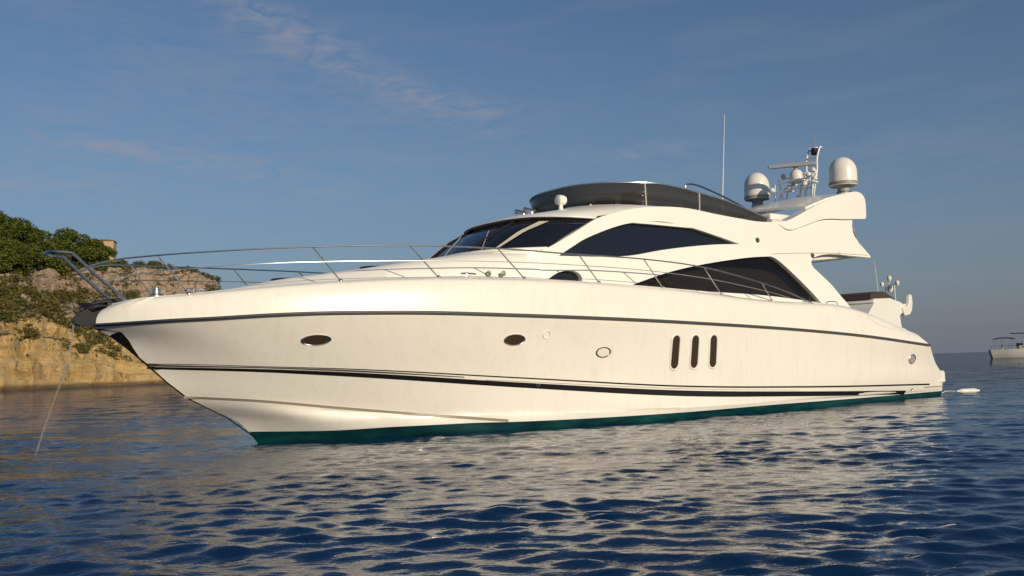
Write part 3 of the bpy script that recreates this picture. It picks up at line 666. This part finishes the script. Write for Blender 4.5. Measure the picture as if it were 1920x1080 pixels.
slab('flybridge_coaming', [(-2.6, 3.3), (-2.3, 3.5), (.2, 3.62), (1.8, 3.42), (3.2, 3.05), (3.3, 2.85), (1.5, 2.85), (-2.3, 3.1)], 1.66, M['gel'], Y2, .1)
slab('flybridge_cover', [(-2.5, 3.5), (-2.3, 3.85), (-1.3, 4.0), (-.2, 4.02), (.4, 3.9), (1.4, 3.6), (2.3, 3.28), (2.2, 3.2), (.2, 3.55), (-2.3, 3.45)], 1.5, M['canvas'], Y2, .1)
for sg in (1, -1):
    o = [(1.6, 3.0), (2.5, 3.15), (2.75, 3.35), (2.85, 3.75), (3.05, 3.95), (3.3, 3.9), (3.38, 3.4), (3.2, 2.9), (2.8, 2.6), (1.9, 2.5)]
    n = len(o); y0, y1 = sg * 1.45, sg * 1.72
    v = [(x, y0, z + Z2) for x, z in o] + [(x, y1, z + Z2) for x, z in o]
    bevel(mesh('radar_arch', v, [tuple(range(n)), tuple(range(2 * n - 1, n - 1, -1))] + [(i, (i + 1) % n, (i + 1) % n + n, i + n) for i in range(n)], M['gel'], Y2, angle=40), .05, 3)
b = MB2(); b.box((2.5, -1.5, 3.2), (3.1, 1.5, 3.32)); b.make('arch_beam', M['gel'], Y2)
b = MB2(); b.tube([(2.6, -.9, 3.3), (2.6, -.9, 4.6), (2.3, -.9, 4.62)], .03, 6); b.tube([(2.3, -1.25, 4.62), (2.3, -.15, 4.62)], .03, 6); b.tube([(2.6, -.3, 3.3), (2.6, -.3, 4.6), (2.3, -.3, 4.62)], .03, 6); b.tube([(2.3, -.7, 4.62), (2.3, -.7, 5.0)], .02, 6); b.make('antenna_mast', M['gel'], Y2)
b = MB2(); b.tube([(.9, -.5, 3.5), (.5, -.5, 6.1)], [.03, .012], 6); b.make('whip_antenna', M['dome'], Y2)
for (x, y, z, r) in ((2.3, -1.2, 4.66, .13), (2.3, -.2, 4.66, .12), (2.6, -.6, 4.3, .2), (2.3, -.7, 5.0, .14)):
    b = MB2(); b.lathe((x, y, z), [(r * .5, -.15), (r, 0), (r, r * .8), (r * .6, r * 1.4), (.01, r * 1.6)], 14); b.make('gps_antenna', M['dome'], Y2)

# ================================================================== SAILING BOAT far right
p3 = unpx(1856, 672, 168)
sb = tag(empty('sailing_boat', (p3.x, p3.y, 0), R(-18)), 'small white cruising boat with dark canopy moored far off at the right edge', 'boat')
b = MB(); rows = []
for z, x0, k in ((-.3, .9, .7), (0, .35, .85), (.9, .1, .98), (1.45, 0, 1.0)):
    r = []
    for i in range(20):
        u = i / 19; x = x0 + (11.5 - x0 * 1.3) * u; r.append((x, 1.7 * k * (1 - max(0, (u - .25) / .75)**2.2) * (.78 + .22 * min(1, u * 4)), z + (.35 * u * u if z > 0 else 0)))
    rows.append(r)
b.grid(rows); b.grid([[(p[0], -p[1], p[2]) for p in r] for r in rows]); b.grid([rows[-1], [(p[0], -p[1], p[2]) for p in rows[-1]]]); b.grid([[r[0] for r in rows], [(r[0][0], -r[0][1], r[0][2]) for r in rows]])
b.make('hull', M['greywhite'], sb, angle=50)
b = MB(); b.box((4.6, -1.1, 1.5), (9.0, 1.1, 2.05)); cb = bevel(b.make('cabin', M['greywhite'], sb), .12, 3)
b = MB(); b.box((5.0, -1.11, 1.7), (8.4, 1.11, 1.88)); b.make('cabin_window', M['glass'], cb, smooth=False)
b = MB(); rows = []
for x, dz in ((.9, -.12), (1.5, .03), (2.5, .08), (3.5, .03), (4.1, -.14)):
    rows.append([(x, 1.35 * math.sin(a), 3.42 + dz + .12 * math.cos(a)) for a in np.linspace(-1.5, 1.5, 9)] + [(x, 1.35 * math.sin(a), 3.34 + dz + .12 * math.cos(a)) for a in np.linspace(1.5, -1.5, 9)])
b.grid(rows, True, True); b.make('canopy', M['navy'], sb)
b = MB()
for x0, x1 in ((1.4, .9), (2.2, 2.3), (3.2, 4.0)):
    b.tube([(x0, -1.3, 1.5), (x1, -1.3, 3.36), (x1, 0, 3.44), (x1, 1.3, 3.36), (x0, 1.3, 1.5)], .035, 6)
b.tube([(.9, -1.3, 3.36), (4.0, -1.3, 3.36)], .03, 6); b.make('canopy_frame', M['steel'], sb)
b = MB(); b.box((4.5, -.9, 2.0), (5.6, .9, 2.05)); b.box((4.55, -.9, 2.05), (5.3, .9, 2.5)); bevel(b.make('spray_hood', M['navy'], sb), .1, 2)
b = MB(); b.tube([(3.6, 0, 4.25), (9.3, 0, 4.2)], .09, 8); b.make('boom', M['navy'], sb)
b = MB(); b.tube([(9.3, 0, 1.6), (9.3, 0, 15.5)], [.11, .08], 10); b.make('mast', M['steel'], sb)
b = MB()
for x in (.2, .6, 2, 3.4): b.tube([(x, -1.4, 1.5), (x, -1.4, 2.1)], .025, 5); b.tube([(x, 1.4, 1.5), (x, 1.4, 2.1)], .025, 5)
for y in (-1.4, 1.4): b.tube([(.2, y, 2.1), (5, y * 1.1, 2.1)], .02, 5)
b.make('guard_rail', M['steel'], sb)
b = MB(); b.lathe((2.1, 0, 1.5), [(.15, 0), (.1, .5), (.12, .9)], 10); b.lathe((2.2, 0, 2.1), [(.38, 0), (.40, .03), (.38, .06)], 18, 'x'); b.make('steering_wheel', M['dome'], sb)

# ================================================================== SEA
def sea():
    def axis(segs):
        out = [segs[0][0]]
        for a, b_, h0, h1 in segs:
            x = out[-1]
            while x < b_:
                t = (x - a) / (b_ - a); x += h0 * (h1 / h0) ** t; out.append(x)
        return np.array(out)
    xr = axis([(0, 9, .050, .060), (9, 20, .060, .14), (20, 80, .16, 3), (80, 9000, 3, 500)])
    xs = np.concatenate([-xr[:0:-1], xr]) + 1.0
    ys = np.concatenate([-axis([(0, 10, .4, 1.5), (10, 3000, 1.5, 400)])[:0:-1], axis([(0, 3, .4, .08), (3, 12, .034, .045), (12, 32, .045, .13), (32, 120, .16, 2.5), (120, 12000, 2.5, 500)])])
    dx = np.gradient(xs); dy = np.gradient(ys)
    X, Y = np.meshgrid(xs, ys); DX, DY = np.meshgrid(dx, dy); H = np.maximum(DX * .6, DY)
    Z = np.zeros_like(X); OX = np.zeros_like(X); OY = np.zeros_like(X)
    rng = np.random.RandomState(11)
    ps = lambda f, k: sum(np.sin(f * (X * rng.uniform(-1, 1) + Y * rng.uniform(-1.2, 1.2)) + rng.uniform(0, 6.28)) for _ in range(k)) / math.sqrt(k)
    env = np.clip(1 + .05 * np.clip(8 - Y, -4, 4) + .15 * np.clip(X * .15, -1, 1) + .34 * ps(.9, 6) + .30 * ps(2.6, 8), .25, 2.2)
    for lam in np.geomspace(.15, 6.0, 96):
        ang = rng.normal(R(86), R(25)); k = 2 * math.pi / lam
        amp = .0027 * lam ** .48 * rng.uniform(.6, 1.3)
        amp *= 1.35 if lam < .4 else (.8 if lam < .8 else .55)
        fade = np.clip((lam / H - 3.0) / 3.0, 0, 1)
        ph = k * (X * math.cos(ang) + Y * math.sin(ang)) + rng.uniform(0, 6.28) + 1.1 * np.sin(X * .31 * rng.uniform(.4, 2) + Y * .33 + lam * 40) + .6 * np.sin(X * .9 * rng.uniform(.5, 1.5) - Y * .5 + lam * 17)
        Z += amp * fade * np.sin(ph) * (env if lam < 1.5 else 1)
        OX += amp * .5 * fade * np.cos(ph) * math.cos(ang); OY += amp * .5 * fade * np.cos(ph) * math.sin(ang)
    co = np.stack([X + OX, Y + OY, Z * 1.0 - .02], -1).reshape(-1, 3)
    ny, nx = X.shape; i = (np.arange(ny - 1)[:, None] * nx + np.arange(nx - 1)[None]).reshape(-1)
    fc = np.stack([i, i + 1, i + 1 + nx, i + nx], 1)
    me = bpy.data.meshes.new('sea'); me.vertices.add(len(co)); me.vertices.foreach_set('co', co.ravel())
    me.loops.add(fc.size); me.loops.foreach_set('vertex_index', fc.ravel()); me.polygons.add(len(fc))
    me.polygons.foreach_set('loop_start', np.arange(0, fc.size, 4)); me.polygons.foreach_set('use_smooth', np.ones(len(fc), bool))
    me.update(); me.validate()
    def f(g, b):
        v = g.tc
        n1 = g.noise(g.mapping(v, (1, 1.5, 1), (0, 0, R(-12))), 4.6, 4, .55, .3)
        n2 = g.noise(g.mapping(v, (1, 2.2, 1), (0, 0, R(14))), .55, 5, .6, .2)
        vl = g.n('ShaderNodeVectorMath', operation='LENGTH'); g.l(v, vl.inputs[0])
        far = g.math('MULTIPLY', g.math('SUBTRACT', vl.outputs['Value'], 25.0), .014, clamp=True)   # where the mesh gets too coarse for waves
        h_ = g.math('ADD', g.math('MULTIPLY', n1, g.math('ADD', .013, g.math('MULTIPLY', far, .14))), g.math('MULTIPLY', n2, g.math('ADD', .03, g.math('MULTIPLY', far, 1.6))))
        g.l(g.bump(h_, 1.0, 1.0), b.inputs['Normal'])
        b.inputs['IOR'].default_value = 1.333
    m_ = mat('sea water', (.003, .021, .066), rough=.03, spec=.5, fn=f)
    me.materials.append(m_); o = bpy.data.objects.new('sea', me); C.objects.link(o); o['kind'] = 'structure'; print('sea verts', len(co))
sea()

# ================================================================== HEADLAND (left)
HS = 0.032
def hor(px): return 661 - HS * (px - 1800)
cx = [-260, -60, 0, 60, 100, 150, 200, 260, 310, 370, 405, 440, 470]
cD0 = [125, 150, 155, 165, 172, 182, 190, 198, 204, 210, 214, 217, 219]
cy2 = [560, 582, 590, 597, 606, 625, 655, 672, 684, 690, 694, 698, 702]            # top of the ochre ledges
cy3 = [500, 528, 540, 545, 549, 551, 553, 557, 560, 565, 572, 640, 700]            # foot of the pale cliff
cy4 = [470, 500, 508, 509, 508, 505, 499, 500, 503, 513, 523, 600, 702]            # brow of the pale cliff
def hgt(px, py, D): return CAM_H + (hor(px) - py) / F_PX * D
def terrain_h(px, d):
    """height at picture column px, d metres behind the shoreline"""
    D0 = np.interp(px, cx, cD0)
    z2 = hgt(px, np.interp(px, cx, cy2), D0 + 20); z3 = hgt(px, np.interp(px, cx, cy3), D0 + 46); z4 = hgt(px, np.interp(px, cx, cy4), D0 + 53)
    return float(np.interp(d, [-8, 0, 2.5, 7, 9, 14, 16, 20, 33, 46, 49, 53, 75, 130, 200], [-3, -.2, z2 * .34, z2 * .42, z2 * .66, z2 * .72, z2 * .93, z2, z2 * .45 + z3 * .55, z3, z3 * .35 + z4 * .65, z4, z4 * 1.04, z4 * .9, -2]))
def terr_pt(px, d, nz=True):
    D0 = float(np.interp(px, cx, cD0)); D = D0 + d
    dd = fw * F_PX + rt * (px - 960) + up * (540 - hor(px)); ux = dd.x / dd.y
    # wobble the shoreline so ledges are not parallel
    w1 = noise.fractal(Vector((px * .02, d * .05, 3.1)), 1.0, 2.0, 4) * 5.0
    z = terrain_h(px, d + w1 if d > 1 else d)
    P = Vector((ux * D, D, z))
    if nz and z > .2:
        a = noise.fractal(Vector((P.x * .12, P.y * .12, P.z * .10)), 1.0, 2.0, 6); c = noise.ridged_multi_fractal(Vector((P.x * .22, P.y * .2, P.z * .7 + 5)), .9, 2.1, 5, 1.0, 2.0)
        P.z += a * 1.1 * min(1, z / 3); P.y += (c - 1.0) * 1.3 * min(1, z / 2); P.x += a * .8
    return P
def smin(d): return d
pxs = np.concatenate([np.linspace(-300, -10, 50), np.linspace(-8, 475, 330)]); ds = np.concatenate([np.linspace(-8, -.5, 5), np.linspace(0, 56, 190), np.linspace(58, 200, 36)])
vs = [terr_pt(px, d) for d in ds for px in pxs]; n_ = len(pxs)
fs = [(j * n_ + i, j * n_ + i + 1, (j + 1) * n_ + i + 1, (j + 1) * n_ + i) for j in range(len(ds) - 1) for i in range(n_ - 1)]
def f_rock(g, b):
    geo = g.n('ShaderNodeNewGeometry'); sn = g.n('ShaderNodeSeparateXYZ'); g.l(geo.outputs['Normal'], sn.inputs[0])
    sp_ = g.n('ShaderNodeSeparateXYZ'); g.l(g.tc, sp_.inputs[0])
    strata = g.noise(g.mapping(g.tc, (.12, .12, 1.25), (R(5), R(3), 0)), 1.0, 8, .72, .5)
    blot = g.noise(g.tc, .12, 5, .6, .4); fine = g.noise(g.tc, 1.5, 8, .75)
    ochre = g.ramp(strata, [(.26, (.28, .13, .04)), (.38, (.56, .34, .12)), (.50, (.66, .45, .18)), (.68, (.66, .52, .28))])
    pale = g.ramp(strata, [(.30, (.19, .12, .08)), (.48, (.42, .31, .22)), (.68, (.52, .42, .32))])
    hi = g.math('SMOOTHSTEP', sp_.outputs[2], 14.0, 18.0) if False else g.math('MULTIPLY', g.math('SUBTRACT', sp_.outputs[2], 13.0), .25, clamp=True)
    rock = g.mix(hi, ochre, pale)
    crack = g.math('MULTIPLY', g.math('SUBTRACT', fine, .56, clamp=True), 5.0, clamp=True)
    rock = g.mix(g.math('MULTIPLY', crack, .35), rock, (.10, .055, .025))
    crev = g.math('MULTIPLY', g.math('SUBTRACT', g.noise(g.mapping(g.tc, (.16, .16, .55)), 1.0, 5, .7, 1.2), .58, clamp=True), 9.0, clamp=True)
    rock = g.mix(g.math('MULTIPLY', crev, .7), rock, (.13, .085, .035))
    flat = g.math('ADD', g.math('MULTIPLY', g.math('SUBTRACT', sn.outputs[2], .60), 3.0), g.math('MULTIPLY', g.math('SUBTRACT', blot, .5), 5.0), clamp=True)
    lo = g.math('MULTIPLY', g.math('SUBTRACT', sp_.outputs[2], 6.5), .35, clamp=True)
    gr = g.ramp(fine, [(.3, (.035, .040, .012)), (.6, (.075, .075, .025)), (.75, (.16, .12, .05))])
    c = g.mix(g.math('MULTIPLY', flat, lo), rock, gr)
    wet = g.math('SUBTRACT', 1.0, g.math('MULTIPLY', g.math('SUBTRACT', sp_.outputs[2], .35), 1.6, clamp=True), clamp=True)
    c = g.mix(g.math('MULTIPLY', wet, .75), c, (.055, .030, .015))
    g.l(c, b.inputs['Base Color'])
    g.l(g.bump(g.math('ADD', g.math('MULTIPLY', strata, 1.0), g.math('MULTIPLY', fine, .5)), 1.0, 1.0), b.inputs['Normal'])
M['rock'] = mat('coastal rock', rough=.9, fn=f_rock)
ter = mesh('headland', vs, fs, M['rock'], None, True, recalc=False, angle=60); ter['kind'] = 'structure'

# ------------------------------------------------------------------ vegetation
def f_leaf(c0, c1, c2):
    def f(g, b):
        n = g.noise(g.tc, .55, 4, .6); n2 = g.noise(g.tc, 3.0, 2)
        c = g.ramp(g.math('ADD', g.math('MULTIPLY', n, .7), g.math('MULTIPLY', n2, .3)), [(.36, c0), (.48, c1), (.60, c2)])
        g.l(c, b.inputs['Base Color'])
    return f
M['pine'] = mat('pine needles', rough=.7, spec=.2, fn=f_leaf((.022, .036, .007), (.060, .082, .012), (.12, .135, .026)))
M['scrub'] = mat('scrub leaves', rough=.8, spec=.2, fn=f_leaf((.030, .036, .010), (.075, .075, .020), (.15, .125, .04)))
M['bark'] = mat('bark', (.10, .065, .04), rough=.9)
def leaves(rng, centers, per, size, flat=.6):
    """leaf tufts scattered in the given ellipsoids; centers = (x,y,z,rx,ry,rz)"""
    V, F_ = [], []
    for (x, y, z, rx, ry, rz) in centers:
        nn = int(per * (rx * ry * rz) ** (2 / 3))
        for _ in range(nn):
            d = rng.normal(size=3); d /= np.linalg.norm(d); r = rng.uniform(.55, 1.04) ** .6
            p = np.array((x, y, z)) + d * r * np.array((rx, ry, rz)) + rng.normal(size=3) * .10
            a = rng.normal(size=3); a /= np.linalg.norm(a); b_ = np.cross(a, rng.normal(size=3)); b_ /= np.linalg.norm(b_) + 1e-9; a[2] *= flat
            s = size * rng.uniform(.5, 1.3); k = len(V)
            V += [p - a * s, p + b_ * s * .55, p + a * s, p - b_ * s * .55 + np.array((0, 0, .1 * s))]; F_.append((k, k + 1, k + 2, k + 3))
    return V, F_
def tree(px, d, width, height, seed, label, crown_base=.28, lean=0.0, nl=22, group='pine trees on the headland'):
    rng = np.random.RandomState(seed); base = terr_pt(px, d); t = empty('pine_tree', base); tag(t, label, 'tree', group)
    b = MB(); tr = path([(0, 0, -1), (lean * .2, 0, height * .3), (lean * .6, .2, height * .6), (lean, .1, height * .88)], 5); b.tube(tr, list(np.linspace(height * .035, height * .008, len(tr))), 8)
    cs = []
    for i in range(nl):
        u = crown_base + (1 - crown_base) * rng.uniform(0, .93); wv = width / 2 * math.sin(min(1, (1.08 - u) * 2.0) * math.pi / 2) * rng.uniform(.35, .85); a = rng.uniform(0, 6.28)
        c = (lean * u + math.cos(a) * wv, math.sin(a) * wv, u * height); r = width * rng.uniform(.16, .27)
        cs.append((*c, r * 1.25, r * 1.15, r * .72)); q = tr[min(len(tr) - 1, int(u * .8 * len(tr)))]
        b.tube([q, Vector(q).lerp(Vector(c), .5) + Vector((0, 0, -.2)), c], [height * .012, height * .009, height * .004], 5)
    cs.append((lean, 0, height * .90, width * .2, width * .2, height * .10))
    b.make('trunk', M['bark'], t)
    V, F_ = leaves(rng, cs, 190, .30)
    mesh('crown', V, F_, M['pine'], t, False, recalc=False)
    return t
tree(-52, 62, 13, 15, 1, 'tall dark pine cut by the left edge of the view, on the headland')
tree(22, 60, 13.0, 12.6, 2, 'broad tall pine nearest the left edge, highest crown on the headland', .18, nl=22)
tree(62, 57, 7.5, 10.0, 7, 'mid-height pine leaning between the two big crowns on the headland', .15, .6)
tree(132, 60, 10.5, 10.8, 3, 'rounded pine left of the tan stone house on the headland', .15, nl=20)
tree(168, 57, 7.5, 7.6, 4, 'low pine standing directly in front of the tan stone house', .10)
tree(92, 58, 6.5, 6.4, 9, 'dense pine filling the gap between the tallest crown and the rounded one', .05, nl=20)
tree(98, 55, 6.0, 6.0, 5, 'short bushy pine at the foot of the rounded pine', .05)
tree(196, 56, 5.0, 5.6, 6, 'small pine on the cliff brow below the house corner', .05)
tree(8, 50, 8.0, 6.5, 8, 'low spreading pine on the slope below the tallest crown', .05)

# stone house behind the trees
hp = terr_pt(197, 66, False)
hs = tag(empty('stone_house', (hp.x, hp.y, hp.z), R(14)), 'tan stone house among the pines on top of the headland', 'house')
def f_wall(g, b): g.l(g.mix(g.noise(g.tc, .8, 5), (.48, .36, .20), (.36, .26, .14)), b.inputs['Base Color'])
M['wall'] = mat('stone render', rough=.9, fn=f_wall); M['tile'] = mat('roof tile', (.30, .15, .08), rough=.9); M['shutter'] = mat('shutter', (.10, .08, .05), rough=.7)
b = MB(); b.box((-2.4, -2.4, -1), (2.4, 2.4, 7.6)); b.box((-4.6, -2.0, -1), (-2.4, 2.2, 5.5)); wl = b.make('wall', M['wall'], hs, smooth=False)
b = MB(); b.add([(-2.7, -2.7, 7.6), (2.7, -2.7, 7.6), (2.7, 2.7, 7.6), (-2.7, 2.7, 7.6), (-.6, 0, 8.35), (.6, 0, 8.35)], [(0, 1, 5, 4), (1, 2, 5), (2, 3, 4, 5), (3, 0, 4), (0, 3, 2, 1)]); b.box((-4.8, -2.2, 5.5), (-2.41, 2.4, 5.7)); b.make('roof', M['tile'], hs, smooth=False)
for x, z in ((-.9, 4.6), (1.0, 4.6), (-.9, 1.6), (1.0, 1.6)):
    b = MB(); b.box((x - .45, -2.46, z), (x + .45, -2.38, z + 1.4)); b.make('window', M['shutter'], hs, smooth=False)

# low scrub covering the slopes between the rock bands (ground cover)
rng = np.random.RandomState(21); cs = []
for _ in range(1900):
    px = rng.uniform(-120, 445); d = rng.choice([rng.uniform(21, 48), rng.uniform(15, 30), rng.uniform(52.5, 68), rng.uniform(8, 20)], p=[.5, .12, .33, .05])
    if noise.noise(Vector((px * .02, d * .07, 0))) < -.16: continue
    P = terr_pt(px, d)
    if P.z < 2.5: continue
    r = rng.uniform(.5, 1.35) * (1.0 if d < 50 else .9); cs.append((P.x, P.y, P.z + r * .3, r * 1.3, r * 1.2, r * .75))
V, F_ = leaves(rng, cs, 58, .30)
sc2 = mesh('scrub', V, F_, M['scrub'], None, False, recalc=False); tag(sc2, 'low dark green scrub covering the headland slopes', 'scrub', kind='stuff')
# individual bushes that show on the skyline of the cliff and on the lower ledge
for i, (px, d, r, lab) in enumerate([(232, 56, 2.1, 'dark bush on the skyline just right of the stone house'), (262, 56, 1.9, 'round bush on the skyline left of the pale gap in the cliff top'),
        (290, 57, 2.0, 'wide bush on the skyline above the pale cliff middle'), (345, 56, 1.3, 'low bush near the seaward end of the cliff top'), (385, 55, 1.2, 'last small bush at the seaward tip of the cliff top'),
        (60, 9, 1.5, 'grey-green bush growing in the crack of the ochre rock ledge'), (150, 10, 1.7, 'grey-green bush on the ochre ledge nearest the anchor'), (205, 9, 1.3, 'low bush at the shoreward end of the ochre ledge'), (110, 17, 1.6, 'bush at the top edge of the ochre rocks')]):
    P = terr_pt(px, d); t = tag(empty('bush', P), lab, 'bush', 'bushes on the headland'); rg = np.random.RandomState(50 + i)
    b = MB()
    for k in range(4): a = k * 1.6; b.tube([(0, 0, -.5), (math.cos(a) * r * .4, math.sin(a) * r * .4, r * .5)], [.08, .03], 5)
    b.make('stem', M['bark'], t)
    V, F_ = leaves(rg, [(rg.uniform(-.6, .6) * r, rg.uniform(-.5, .5) * r, r * rg.uniform(.25, .7), r * .7, r * .7, r * .5) for _ in range(5)], 120, .26); mesh('crown', V, F_, M['scrub'], t, False, recalc=False)
